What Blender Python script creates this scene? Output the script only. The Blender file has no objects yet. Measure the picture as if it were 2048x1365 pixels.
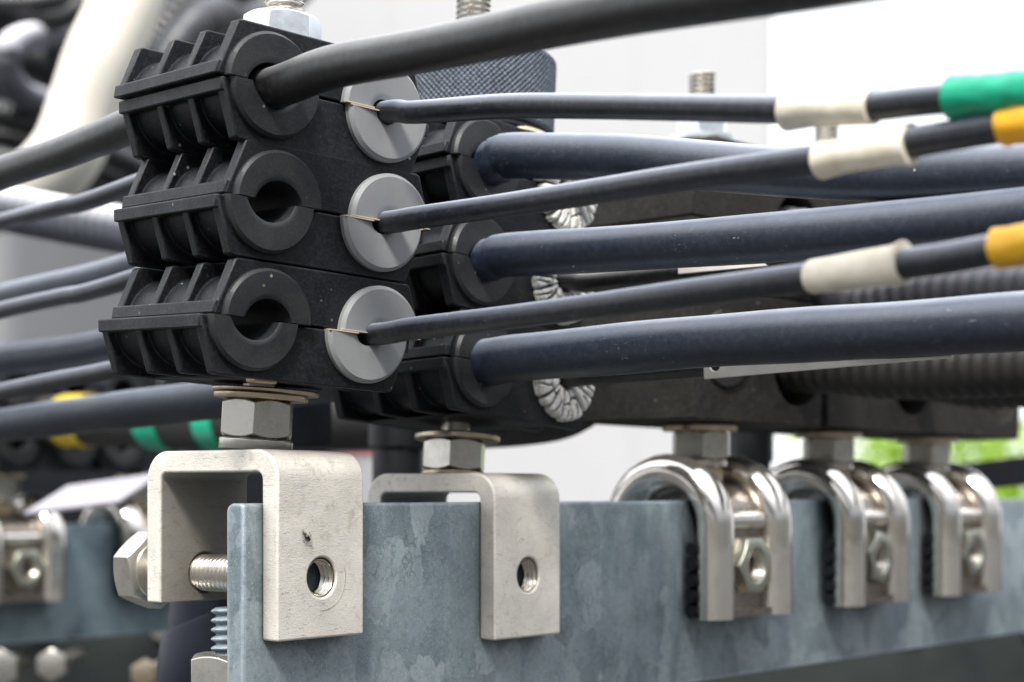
import bpy, bmesh, math, random
from mathutils import Vector, Matrix
random.seed(7)
S = 0.001                                   # everything below is measured in millimetres
PI = math.pi
sc = bpy.context.scene
col = sc.collection

# ------------------------------------------------------------------ camera model (also used to survey the photo)
F_PX, PHI, HY = 3496.0, math.radians(39.04), 988.0
CAM = Vector((-239.3, -263.7, 1.94))
SN, CS = math.sin(PHI), math.cos(PHI)
RIGHT = Vector((SN, -CS, 0)); FWD = Vector((CS, SN, 0)); UP = Vector((0, 0, 1))

def ray(px, py):
    return FWD + RIGHT * ((px - 1024) / F_PX) + UP * ((HY - py) / F_PX)
def at_depth(px, py, f):
    return CAM + ray(px, py) * f
def at_plane(px, py, p0, d):
    """point of the sight line that lies in the vertical plane through p0 along the horizontal direction d"""
    n = Vector((-d.y, d.x, 0)); r = ray(px, py)
    return CAM + r * ((p0 - CAM).dot(n) / r.dot(n))

# ------------------------------------------------------------------ objects
def tag(o, label=None, cat=None, group=None, kind=None):
    if label: o['label'] = label
    if cat: o['category'] = cat
    if group: o['group'] = group
    if kind: o['kind'] = kind
    return o
def empty(name, loc, label, cat, group=None, rot=(0, 0, 0)):
    o = bpy.data.objects.new(name, None); col.objects.link(o)
    o.empty_display_size = 0.01
    o.location = Vector(loc) * S; o.rotation_euler = rot
    return tag(o, label, cat, group)
def obj(name, bm, mat, parent=None, loc=(0, 0, 0), rot=(0, 0, 0), bevel=0, seg=2, angle=35, mats=None):
    bmesh.ops.recalc_face_normals(bm, faces=bm.faces)
    for v in bm.verts: v.co *= S
    me = bpy.data.meshes.new(name); bm.to_mesh(me); bm.free()
    me.polygons.foreach_set('use_smooth', [True] * len(me.polygons))
    me.set_sharp_from_angle(angle=math.radians(angle))
    for m in (mats or [mat]): me.materials.append(m)
    o = bpy.data.objects.new(name, me); col.objects.link(o)
    o.location = Vector(loc) * S; o.rotation_euler = rot
    if parent: o.parent = parent
    if bevel:
        b = o.modifiers.new('bevel', 'BEVEL'); b.width = bevel * S; b.segments = seg
        b.limit_method = 'ANGLE'; b.angle_limit = math.radians(40); b.harden_normals = False
    return o
def children(o): return [c for c in col.objects if c.parent == o]
def copy_tree(o, parent=None):
    c = o.copy(); col.objects.link(c)
    if parent: c.parent = parent
    for ch in children(o): copy_tree(ch, c)
    return c
def cut(o, cutters):
    """really cut holes into the mesh and throw the cutters away"""
    tmp = []
    for bm in cutters:
        bmesh.ops.recalc_face_normals(bm, faces=bm.faces)
        for v in bm.verts: v.co *= S
        me = bpy.data.meshes.new('cut'); bm.to_mesh(me); bm.free()
        t = bpy.data.objects.new('cut', me); col.objects.link(t)
        t.parent = o.parent; t.location = o.location; t.rotation_euler = o.rotation_euler
        m = o.modifiers.new('cut', 'BOOLEAN'); m.operation = 'DIFFERENCE'; m.object = t; m.solver = 'EXACT'
        tmp.append(t)
    bev = o.modifiers.get('bevel')
    if bev: bev_w, bev_s = bev.width, bev.segments; o.modifiers.remove(bev)
    dg = bpy.context.evaluated_depsgraph_get(); dg.update()
    me = bpy.data.meshes.new_from_object(o.evaluated_get(dg))
    o.modifiers.clear(); old = o.data; o.data = me; me.name = old.name
    for t in tmp: bpy.data.objects.remove(t, do_unlink=True)
    me.polygons.foreach_set('use_smooth', [True] * len(me.polygons))
    me.set_sharp_from_angle(angle=math.radians(35))
    if bev:
        b = o.modifiers.new('bevel', 'BEVEL'); b.width = bev_w; b.segments = bev_s
        b.limit_method = 'ANGLE'; b.angle_limit = math.radians(40)

# ------------------------------------------------------------------ mesh pieces
def box(bm, x0, x1, y0, y1, z0, z1):
    v = [bm.verts.new((x, y, z)) for x in (x0, x1) for y in (y0, y1) for z in (z0, z1)]
    for f in ((0, 1, 3, 2), (4, 6, 7, 5), (0, 4, 5, 1), (2, 3, 7, 6), (0, 2, 6, 4), (1, 5, 7, 3)):
        bm.faces.new([v[i] for i in f])
    return v
def prism(bm, poly, a, b, axis='y'):
    """extrude a 2D outline: axis y -> outline in (x,z); axis x -> outline in (y,z); axis z -> (x,y)"""
    def P(p, t):
        return (p[0], t, p[1]) if axis == 'y' else ((t, p[0], p[1]) if axis == 'x' else (p[0], p[1], t))
    A = [bm.verts.new(P(p, a)) for p in poly]; B = [bm.verts.new(P(p, b)) for p in poly]
    n = len(poly)
    bm.faces.new(A); bm.faces.new(B[::-1])
    for i in range(n): bm.faces.new((A[i], B[i], B[(i + 1) % n], A[(i + 1) % n]))
def rings(bm, R, close=True, cap=True):
    """R: list of lists of coordinates; skins consecutive rings"""
    V = [[bm.verts.new(p) for p in r] for r in R]
    n = len(V[0])
    for a, b in zip(V, V[1:]):
        for i in range(n if close else n - 1):
            bm.faces.new((a[i], a[(i + 1) % n], b[(i + 1) % n], b[i]))
    if cap:
        bm.faces.new(V[0][::-1]); bm.faces.new(V[-1])
    return V
def axis_map(axis):
    if axis == 'z': return lambda u, v, w: (u, v, w)
    if axis == 'y': return lambda u, v, w: (u, w, v)
    return lambda u, v, w: (w, u, v)
def lathe(bm, prof, n=48, axis='z', c=(0, 0, 0), cap=True):
    m = axis_map(axis); R = []
    for r, w in prof:
        R.append([tuple(Vector(m(r * math.cos(t * 2 * PI / n), r * math.sin(t * 2 * PI / n), w)) + Vector(c)) for t in range(n)])
    return rings(bm, R, True, cap)
def nut(bm, AF, h, rh=0.0, axis='z', c=(0, 0, 0), turn=0.0, flat_under=False):
    """hexagon with turned chamfers, optionally with a bore"""
    N = 72; m = axis_map(axis); rc = AF / 2 * 0.985; C = Vector(c)
    def hexr(t): return AF / 2 / math.cos(((t + PI / 6) % (PI / 3)) - PI / 6)
    T = [i * 2 * PI / N for i in range(N)]
    def ring(fr, fz): return [tuple(C + Vector(m(fr(t) * math.cos(t + turn), fr(t) * math.sin(t + turn), fz(t)))) for t in T]
    ch = lambda t: (hexr(t) - rc) * 0.6
    R = [ring(lambda t: rc, lambda t: 0), ring(hexr, lambda t: 0.05 if flat_under else ch(t)), ring(hexr, lambda t: h - ch(t)), ring(lambda t: rc, lambda t: h)]
    if rh:
        R = [ring(lambda t: rh, lambda t: 0.5)] + [ring(lambda t: rh + .5, lambda t: 0)] + R + [ring(lambda t: rh + .5, lambda t: h)] + [ring(lambda t: rh, lambda t: h - .5)]
        V = rings(bm, R, True, False); a, b = V[-1], V[0]
        for i in range(N): bm.faces.new((a[i], a[(i + 1) % N], b[(i + 1) % N], b[i]))
    else: rings(bm, R, True, True)
def thread(bm, r, pitch, w0, w1, axis='z', c=(0, 0, 0), depth=None, n=36, inner=False):
    """helical thread as one skin"""
    depth = depth or pitch * 0.5; m = axis_map(axis); C = Vector(c)
    k = max(2, int((w1 - w0) / pitch * 8)); R = []
    for i in range(k + 1):
        w = w0 + (w1 - w0) * i / k; L = []
        for j in range(n):
            t = j * 2 * PI / n; f = (w / pitch - t / (2 * PI)) % 1.0
            d = abs(f - .5) * 2; d = min(1, max(0, (d - .12) / .76))
            rr = r - depth * d if not inner else r - depth * (1 - d)
            L.append(tuple(C + Vector(m(rr * math.cos(t), rr * math.sin(t), w))))
        R.append(L)
    rings(bm, R, True, not inner)
def spline(P, step=2.0):
    P = [Vector(p) for p in P]; out = []
    Q = [P[0] * 2 - P[1]] + P + [P[-1] * 2 - P[-2]]
    for i in range(1, len(Q) - 2):
        a, b, c, d = Q[i - 1:i + 3]; n = max(2, int((c - b).length / step))
        for j in range(n):
            t = j / n
            out.append(.5 * ((2 * b) + (c - a) * t + (2 * a - 5 * b + 4 * c - d) * t * t + (3 * b - a - 3 * c + d) * t ** 3))
    out.append(P[-1]); return out
def tube(bm, pts, r, n=28, rf=None, cap=True, org=Vector((0, 0, 0))):
    up = UP; R = []; L = 0
    for i, p in enumerate(pts):
        t = (pts[min(i + 1, len(pts) - 1)] - pts[max(i - 1, 0)]).normalized()
        if i: L += (p - pts[i - 1]).length
        a = t.cross(UP)
        if a.length < .2: a = t.cross(Vector((1, 0, 0)))
        a.normalize(); b = a.cross(t).normalized()
        if i:                                        # keep the frame from flipping
            if a.dot(pa) < 0: a, b = -a, -b
        pa = a
        ring = []
        for k in range(n):
            th = 2 * PI * k / n
            rr = r if rf is None else rf(L, th)
            ring.append(tuple(p - org + a * (rr * math.cos(th)) + b * (rr * math.sin(th))))
        R.append(ring)
    rings(bm, R, True, cap)
def sweep(bm, path, w, d, n=24, e=2.6):
    """superellipse section swept in the (y,z) plane; w along x, d across the path"""
    R = []
    for i, (y, z) in enumerate(path):
        a = path[max(i - 1, 0)]; b = path[min(i + 1, len(path) - 1)]
        ty, tz = b[0] - a[0], b[1] - a[1]; l = math.hypot(ty, tz); ny, nz = -tz / l, ty / l
        ring = []
        for k in range(n):
            t = 2 * PI * k / n; ct, st = math.cos(t), math.sin(t)
            u = math.copysign(abs(ct) ** (2 / e), ct) * w / 2; v = math.copysign(abs(st) ** (2 / e), st) * d / 2
            ring.append((u, y + ny * v, z + nz * v))
        R.append(ring)
    rings(bm, R)

# ------------------------------------------------------------------ materials
class NT:
    def __init__(s, name):
        s.m = bpy.data.materials.new(name); s.m.use_nodes = True
        s.t = s.m.node_tree; s.p = s.t.nodes['Principled BSDF']; tc_ = s.n('ShaderNodeTexCoord'); oi = s.n('ShaderNodeObjectInfo'); ad = s.n('ShaderNodeVectorMath', operation='ADD')
        s.l(tc_.outputs['Object'], ad.inputs[0]); s.l(oi.outputs['Random'], ad.inputs[1]); s.co = ad.outputs[0]    # no two copies carry the same marks
    def n(s, typ, **kw):
        x = s.t.nodes.new(typ)
        for k, v in kw.items(): setattr(x, k, v)
        return x
    def l(s, a, b): s.t.links.new(a, b)
    def noise(s, scale, detail=4, rough=.6, vec=None, dist=0):
        x = s.n('ShaderNodeTexNoise'); x.inputs['Scale'].default_value = scale; x.inputs['Detail'].default_value = detail
        x.inputs['Roughness'].default_value = rough; x.inputs['Distortion'].default_value = dist; s.l(vec or s.co, x.inputs['Vector']); return x.outputs['Fac']
    def voro(s, scale, feature='F1', out='Distance', vec=None, rnd=1.0):
        x = s.n('ShaderNodeTexVoronoi', feature=feature); x.inputs['Scale'].default_value = scale
        x.inputs['Randomness'].default_value = rnd; s.l(vec or s.co, x.inputs['Vector']); return x.outputs[out]
    def ramp(s, fac, *stops):
        x = s.n('ShaderNodeValToRGB'); e = x.color_ramp.elements
        while len(e) < len(stops): e.new(.5)
        for i, (p, c) in enumerate(stops):
            e[i].position = p; e[i].color = (c, c, c, 1) if not hasattr(c, '__len__') else tuple(c) + (1,)
        s.l(fac, x.inputs['Fac']); return x.outputs['Color']
    def mix(s, fac, a, b, mode='MIX'):
        x = s.n('ShaderNodeMix', data_type='RGBA', blend_type=mode)
        for sock, v in ((x.inputs[0], fac), (x.inputs[6], a), (x.inputs[7], b)):
            if hasattr(v, 'is_linked'): s.l(v, sock)
            elif hasattr(v, '__len__'): sock.default_value = tuple(v) + (1,)
            else: sock.default_value = v
        return x.outputs[2]
    def math(s, op, a, b=0.0):
        x = s.n('ShaderNodeMath', operation=op)
        for sock, v in zip(x.inputs, (a, b)):
            if hasattr(v, 'is_linked'): s.l(v, sock)
            else: sock.default_value = v
        return x.outputs[0]
    def scaled(s, sx, sy, sz):
        x = s.n('ShaderNodeMapping'); x.inputs['Scale'].default_value = (sx, sy, sz); s.l(s.co, x.inputs['Vector']); return x.outputs['Vector']
    def up(s):
        g = s.n('ShaderNodeNewGeometry'); x = s.n('ShaderNodeSeparateXYZ'); s.l(g.outputs['Normal'], x.inputs[0]); return x.outputs['Z']
    def edge(s, r):
        g = s.n('ShaderNodeNewGeometry'); b = s.n('ShaderNodeBevel', samples=4); b.inputs['Radius'].default_value = r * S
        d = s.n('ShaderNodeVectorMath', operation='DOT_PRODUCT'); s.l(g.outputs['Normal'], d.inputs[0]); s.l(b.outputs[0], d.inputs[1])
        return s.ramp(d.outputs['Value'], (.80, 1.0), (.985, 0.0))
    def out(s, color, rough=.5, metal=0.0, spec=.5, bump=None, bd=.0001, bs=.5):
        p = s.p
        for sock, v in ((p.inputs['Base Color'], color), (p.inputs['Roughness'], rough), (p.inputs['Metallic'], metal)):
            if hasattr(v, 'is_linked'): s.l(v, sock)
            elif hasattr(v, '__len__'): sock.default_value = tuple(v) + (1,)
            else: sock.default_value = v
        p.inputs['Specular IOR Level'].default_value = spec
        if bump is not None:
            b = s.n('ShaderNodeBump'); b.inputs['Strength'].default_value = bs; b.inputs['Distance'].default_value = bd
            s.l(bump, b.inputs['Height']); s.l(b.outputs[0], p.inputs['Normal'])
        return s.m

def plastic(name, base, dust_toplight, rough=.5, speck=.7, edge=True, spec=.4, grain=.6):
    t = NT(name)
    big = t.noise(90, 5, .65); fine = t.noise(1500, 3, .7)
    c = t.mix(t.ramp(big, (.35, 0.0), (.75, .55)), base, dust_toplight)
    up = t.ramp(t.up(), (.1, 0.0), (1.0, .5))
    c = t.mix(t.math('MULTIPLY', up, t.ramp(t.noise(400, 4), (.3, .25), (.7, 1.0))), c, dust_toplight)
    if edge: c = t.mix(t.math('MULTIPLY', t.edge(.7), t.ramp(t.noise(500, 4), (.3, .2), (.7, 1.0))), c, [min(1, x * 4.6) for x in dust_toplight])
    sp = t.ramp(t.voro(260), (.0, 1.0), (.055, 1.0), (.10, 0.0))
    sp = t.math('MULTIPLY', sp, t.ramp(t.noise(150, 3), (.50, 0.0), (.62, speck)))
    c = t.mix(sp, c, (.5, .48, .44))
    c = t.mix(t.ramp(fine, (.46, 0.0), (.74, grain)), c, [x * 2.0 for x in dust_toplight])
    sm = t.ramp(t.noise(210, 6, .8, None, 1.5), (.64, 0.0), (.78, .35)); c = t.mix(sm, c, [x * 2.2 for x in dust_toplight])
    return t.out(c, t.ramp(big, (.3, rough - .1), (.7, rough + .15)), 0, spec, t.math('ADD', fine, t.math('MULTIPLY', t.noise(900, 3), .5)), .00012, .5)

def cable_mat(name, base, dust_toplight, rough=.42, scr=.5, spec=.6, up_amt=1.0, lim=(.10, .55)):
    t = NT(name)
    big = t.noise(60, 5, .7); fine = t.noise(3000, 2)
    mid = t.noise(700, 6, .75)
    c = t.mix(t.ramp(mid, (.46, 0.0), (.80, .22)), base, dust_toplight)
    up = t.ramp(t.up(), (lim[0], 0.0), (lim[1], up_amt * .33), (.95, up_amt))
    c = t.mix(t.math('MULTIPLY', up, t.ramp(t.noise(180, 5, .7), (.25, .75), (.7, 1.0))), c, [min(1, x * 2.6 + .03) for x in dust_toplight])  # overhead light painted onto the cable tops, along with settled dust
    s_ = t.ramp(t.noise(620, 6, .75, t.scaled(.6, .6, 1.4), 1.2), (.62, 0.0), (.70, min(1, scr)))
    s_ = t.math('MULTIPLY', s_, t.ramp(t.noise(28, 4), (.50, 0.0), (.68, 1.0)))
    c = t.mix(s_, c, (.42, .43, .45))
    sp = t.ramp(t.voro(210), (.03, 1.0), (.06, 0.0))
    sp = t.math('MULTIPLY', sp, t.ramp(t.noise(70, 2), (.6, 0.0), (.68, .9)))
    c = t.mix(sp, c, (.6, .57, .5))
    return t.out(c, t.ramp(big, (.3, rough - .06), (.75, rough + .18)), 0, spec, t.math('ADD', fine, t.math('MULTIPLY', mid, 1.5)), .00008, .45)

def plain(name, c1, c2, scale=60, rough=.5, metal=0, spec=.4, bump=.3, bscale=1500, bd=.0001):
    t = NT(name)
    c = t.mix(t.ramp(t.noise(scale, 5, .65), (.3, 0.0), (.72, 1.0)), c1, c2)
    return t.out(c, rough, metal, spec, t.noise(bscale, 3), bd, bump)

def blasted(name, c1, c2, stain, stain_amt=.6):
    t = NT(name)
    big = t.noise(120, 6, .7); grain = t.noise(1700, 4, .7, t.scaled(1, 1, 1.8)); g2 = t.noise(3800, 2)
    c = t.mix(t.ramp(big, (.3, 0.0), (.7, 1.0)), c1, c2)
    c = t.mix(t.ramp(t.noise(260, 6, .75, None, .6), (.55, 0.0), (.78, stain_amt)), c, stain)
    c = t.mix(t.ramp(grain, (.55, 0.0), (.74, .34)), c, [x * .5 for x in stain])
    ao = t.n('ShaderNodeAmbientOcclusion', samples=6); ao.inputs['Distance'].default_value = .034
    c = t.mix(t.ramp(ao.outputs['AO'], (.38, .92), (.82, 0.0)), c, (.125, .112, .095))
    scratch = t.ramp(t.noise(420, 3, .6, t.scaled(.35, .35, 2.6), 2.0), (.64, 0.0), (.665, .6), (.69, 0.0))
    c = t.mix(scratch, c, [x * .2 for x in stain])
    h = t.math('ADD', t.math('MULTIPLY', grain, .7), t.math('MULTIPLY', g2, .4))
    return t.out(c, t.ramp(big, (.3, .42), (.7, .58)), .35, .5, h, .00026, .7)

def galv(name, a, b, light):
    t = NT(name)
    wob = t.noise(60, 4, .6)
    v = t.n('ShaderNodeVectorMath', operation='ADD')
    cv = t.n('ShaderNodeTexNoise'); cv.inputs['Scale'].default_value = 90; cv.inputs['Detail'].default_value = 5; t.l(t.co, cv.inputs['Vector'])
    sc_ = t.n('ShaderNodeVectorMath', operation='SCALE'); sc_.inputs['Scale'].default_value = .012; t.l(cv.outputs['Color'], sc_.inputs[0])
    t.l(t.scaled(1, 1, .62), v.inputs[0]); t.l(sc_.outputs[0], v.inputs[1]); vec = v.outputs[0]
    cells = t.voro(125, 'F1', 'Color', vec); sx = t.n('ShaderNodeSeparateColor'); t.l(cells, sx.inputs[0])
    c = t.mix(t.ramp(sx.outputs[0], (.0, .15), (1.0, .75)), a, b)
    c = t.mix(t.ramp(sx.outputs[1], (.68, 0.0), (.74, .38)), c, light)
    c = t.mix(t.ramp(t.noise(45, 6, .7), (.35, 0.0), (.7, .65)), c, b)
    st = t.ramp(t.noise(160, 5, .7, t.scaled(1, 1, .18)), (.52, 0.0), (.75, .32)); c = t.mix(st, c, light)
    c = t.mix(t.ramp(t.noise(110, 6, .75), (.52, 0.0), (.75, .6)), c, [x * .6 for x in a])
    # thin dark crazing in patches
    cr = t.ramp(t.voro(330, 'DISTANCE_TO_EDGE', 'Distance', vec), (.0, 1.0), (.05, 0.0))
    cr = t.math('MULTIPLY', cr, t.ramp(t.noise(50, 3), (.46, 0.0), (.60, .5)))
    c = t.mix(cr, c, (.03, .045, .05))
    fine = t.noise(900, 5, .75)
    c = t.mix(t.ramp(fine, (.50, 0.0), (.74, .55)), c, [x * .55 for x in a])
    c = t.mix(t.ramp(t.noise(2200, 3, .7), (.58, 0.0), (.72, .5)), c, [min(1, x * 1.35) for x in light])
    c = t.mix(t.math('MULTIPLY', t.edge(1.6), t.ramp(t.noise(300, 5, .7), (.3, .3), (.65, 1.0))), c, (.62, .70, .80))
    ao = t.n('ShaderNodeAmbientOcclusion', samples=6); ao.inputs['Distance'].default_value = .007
    c = t.mix(t.ramp(ao.outputs['AO'], (.22, .9), (.62, 0.0)), c, (.018, .022, .026))  # shade inside the bracket hole put into the colour, plus dirt at contact edges
    return t.out(c, t.ramp(wob, (.3, .42), (.7, .58)), .35, .5, t.math('ADD', fine, t.math('MULTIPLY', t.noise(260, 4), 1.2)), .00014, .5)

def metal(name, col_, rough=.2, var=.1, dirt=.3, dirtc=(.12, .09, .06), bscale=900, bump=.15):
    t = NT(name)
    b = t.noise(220, 5, .7)
    c = t.mix(t.ramp(t.noise(140, 6, .75), (.52, 0.0), (.75, dirt)), col_, dirtc)
    return t.out(c, t.ramp(b, (.3, max(.03, rough - var)), (.7, rough + var)), .92, .5, t.noise(bscale, 4), .00008, bump)

M = {}
M['shell'] = plastic('black_moulded_plastic', (.0030, .0034, .0048), (.016, .0172, .0215), .46, .7, True, .28)
M['shell_dusty'] = plastic('dusty_brown_plastic', (.0065, .006, .0055), (.034, .031, .028), .65, .5, False, .2)
M['rubber'] = plastic('black_rubber', (.015, .0168, .0195), (.036, .038, .041), .40, .55, False, .35, .15)
M['grey_rubber'] = plain('grey_rubber', (.205, .216, .230), (.265, .272, .276), 50, .50, 0, .35, .25, 1800)
M['beige_edge'] = plain('beige_edge', (.50, .42, .31), (.56, .48, .36), 40, .5)
M['dark_edge'] = plain('worn_rubber_edge', (.07, .065, .055), (.16, .14, .11), 300, .5)
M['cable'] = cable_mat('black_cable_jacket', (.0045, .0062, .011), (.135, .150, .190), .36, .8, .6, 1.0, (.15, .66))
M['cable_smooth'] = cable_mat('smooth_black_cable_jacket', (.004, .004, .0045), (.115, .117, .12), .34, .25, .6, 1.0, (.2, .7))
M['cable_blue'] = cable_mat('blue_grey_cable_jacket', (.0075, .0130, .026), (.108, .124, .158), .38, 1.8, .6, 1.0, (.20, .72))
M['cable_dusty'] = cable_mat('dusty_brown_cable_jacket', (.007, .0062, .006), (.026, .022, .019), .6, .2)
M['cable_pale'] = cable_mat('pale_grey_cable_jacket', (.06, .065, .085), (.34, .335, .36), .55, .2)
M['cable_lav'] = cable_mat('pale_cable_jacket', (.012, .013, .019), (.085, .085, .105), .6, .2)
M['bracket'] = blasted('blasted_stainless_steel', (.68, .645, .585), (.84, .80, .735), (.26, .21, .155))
M['zinc'] = metal('zinc_plated_steel', (.60, .58, .53), .30, .08, .35, (.25, .19, .11))
M['zinc_bright'] = metal('bright_zinc_steel', (.80, .85, .90), .34, .1, .25, (.35, .38, .40))
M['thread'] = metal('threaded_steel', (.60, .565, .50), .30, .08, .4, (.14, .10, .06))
M['chrome'] = metal('polished_stainless_steel', (.74, .71, .665), .10, .05, .5, (.17, .10, .06), 300, .2)
M['nut_grey'] = metal('dull_zinc_nut', (.42, .43, .37), .34, .1, .5, (.20, .13, .07), 300, .3)
M['stained'] = metal('stained_steel', (.26, .23, .20), .30, .1, .8, (.07, .045, .03), 300, .3)
M['brass'] = metal('yellow_zinc_washer', (.62, .52, .38), .33, .1, .4, (.22, .13, .06))
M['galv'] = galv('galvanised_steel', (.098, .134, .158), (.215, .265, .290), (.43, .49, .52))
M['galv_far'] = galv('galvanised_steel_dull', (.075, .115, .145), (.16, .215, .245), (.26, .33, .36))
M['sleeve'] = plain('cream_sleeve', (.60, .55, .44), (.80, .76, .65), 160, .5, 0, .4, .45, 260, .0004)
M['green'] = plain('green_tape', (.0, .30, .17), (.01, .42, .25), 120, .35, 0, .5, .3, 300)
M['yellow'] = plain('yellow_tape', (.72, .36, .01), (.85, .47, .02), 120, .35, 0, .5, .3, 300)
M['yellow2'] = plain('lemon_tape', (.70, .50, .01), (.80, .62, .03), 120, .45)
M['white'] = plain('white_enamel', (.50, .505, .525), (.54, .545, .565), 3, .4, 0, .4, .05, 60)
M['white_tag'] = plain('white_label_plastic', (.66, .63, .58), (.78, .76, .72), 120, .45)
M['cream_pipe'] = plain('cream_pipe', (.66, .63, .55), (.78, .75, .68), 9, .45)
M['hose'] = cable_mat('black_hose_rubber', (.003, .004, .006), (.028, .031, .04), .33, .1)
M['dark'] = plain('dark_painted_steel', (.003, .004, .006), (.008, .010, .014), 30, .5, 0, .2)
M['olive'] = plain('dark_green_grey_steel', (.012, .016, .017), (.030, .038, .036), 25, .55)
M['knurl'] = plastic('knurled_black_plastic', (.035, .043, .062), (.16, .185, .23), .5, .6, False)
M['navy'] = plain('navy_plastic_tube', (.004, .0055, .013), (.010, .0125, .024), 40, .42, 0, .4, .2)
M['plate'] = plain('pale_lavender_plate', (.34, .33, .38), (.42, .41, .46), 30, .45)
M['red'] = plain('red_paint', (.5, .01, .03), (.6, .02, .04), 60, .4)
M['insect'] = plain('insect_shell', (.006, .005, .006), (.02, .015, .014), 900, .35)
M['insect_brown'] = plain('insect_abdomen', (.05, .02, .015), (.10, .05, .03), 900, .4)
M['wing'] = plain('insect_wing', (.55, .52, .46), (.7, .66, .6), 900, .3)
M['asphalt'] = plain('asphalt', (.035, .036, .036), (.065, .064, .062), 2, .85, 0, .3, .5, 90, .003)
def chalk():
    t = NT('cracked_white_rubber')
    c = t.mix(t.ramp(t.noise(300, 6, .7), (.35, 0.0), (.7, 1.0)), (.68, .68, .67), (.84, .83, .80))
    e = t.ramp(t.voro(420, 'DISTANCE_TO_EDGE', 'Distance'), (.0, 1.0), (.06, 0.0))
    e = t.math('MULTIPLY', e, t.ramp(t.noise(150, 3), (.4, 0.0), (.55, .7)))
    c = t.mix(e, c, (.12, .11, .10))
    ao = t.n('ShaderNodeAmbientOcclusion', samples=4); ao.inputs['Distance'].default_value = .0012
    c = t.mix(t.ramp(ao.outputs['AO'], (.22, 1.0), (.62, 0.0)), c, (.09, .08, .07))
    return t.out(c, .8, 0, .2, t.noise(900, 4), .0002, .5)
M['chalk'] = chalk()
def leafm():
    t = NT('sunlit_leaf')
    r = t.n('ShaderNodeObjectInfo')
    c = t.mix(t.ramp(t.noise(9, 3), (.35, 0.0), (.65, 1.0)), (.20, .36, .02), (.52, .72, .12))
    m = t.out(c, .5, 0, .3)
    tr = t.n('ShaderNodeBsdfTranslucent'); t.l(c, tr.inputs['Color'])
    mx = t.n('ShaderNodeMixShader'); mx.inputs[0].default_value = .5
    t.l(t.p.outputs[0], mx.inputs[1]); t.l(tr.outputs[0], mx.inputs[2])
    t.l(mx.outputs[0], t.t.nodes['Material Output'].inputs['Surface']); return m
M['leaf'] = leafm()
M['bark'] = plain('bark', (.05, .04, .03), (.10, .08, .06), 30, .9)

# ------------------------------------------------------------------ steel angle bars
def angle_bar(L, H=50.0, T=5.1):
    bm = bmesh.new()
    r = 1.3; pts = [(0, -H), (0, -r * .6), (.35, -.25), (r * .8, 0), (T - 1.6, 0), (T - .5, -.5), (T, -1.6), (T, -H + T + 6)]
    for k in range(1, 6):
        a = k / 6 * PI / 2; pts.append((T + 6 - 6 * math.cos(a), -H + T + 6 - 6 * math.sin(a)))
    pts += [(T + 6, -H + T), (48, -H + T), (50, -H + T - 1.2), (50, -H)]
    n = 60
    R = []
    for i in range(n + 1):
        x = L * i / n
        R.append([(x, p[0], p[1]) for p in pts])
    V = [[bm.verts.new(p) for p in r_] for r_ in R]
    m = len(pts)
    for a, b in zip(V, V[1:]):
        for i in range(m): bm.faces.new((a[i], a[(i + 1) % m], b[(i + 1) % m], b[i]))
    bm.faces.new(V[0]); bm.faces.new(V[-1][::-1])
    return bm
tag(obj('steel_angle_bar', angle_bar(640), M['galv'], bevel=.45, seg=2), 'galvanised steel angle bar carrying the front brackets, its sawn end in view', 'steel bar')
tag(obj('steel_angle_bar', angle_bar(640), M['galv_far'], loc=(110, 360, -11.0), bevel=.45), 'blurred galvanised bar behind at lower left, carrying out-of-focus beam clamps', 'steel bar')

# bolt through the lower flange of the front bar, behind its end
b0 = empty('flange_bolt', (15.2, 19, -45), 'weathered bolt with a thick nut standing on the flange behind the bar end', 'bolt')
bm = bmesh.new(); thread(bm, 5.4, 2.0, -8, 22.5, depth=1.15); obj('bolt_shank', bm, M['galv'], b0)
bm = bmesh.new(); nut(bm, 17.5, 12.5, 5.0, c=(0, 0, .1), turn=math.radians(8)); obj('hex_nut', bm, M['zinc'], b0, bevel=.6)

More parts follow.
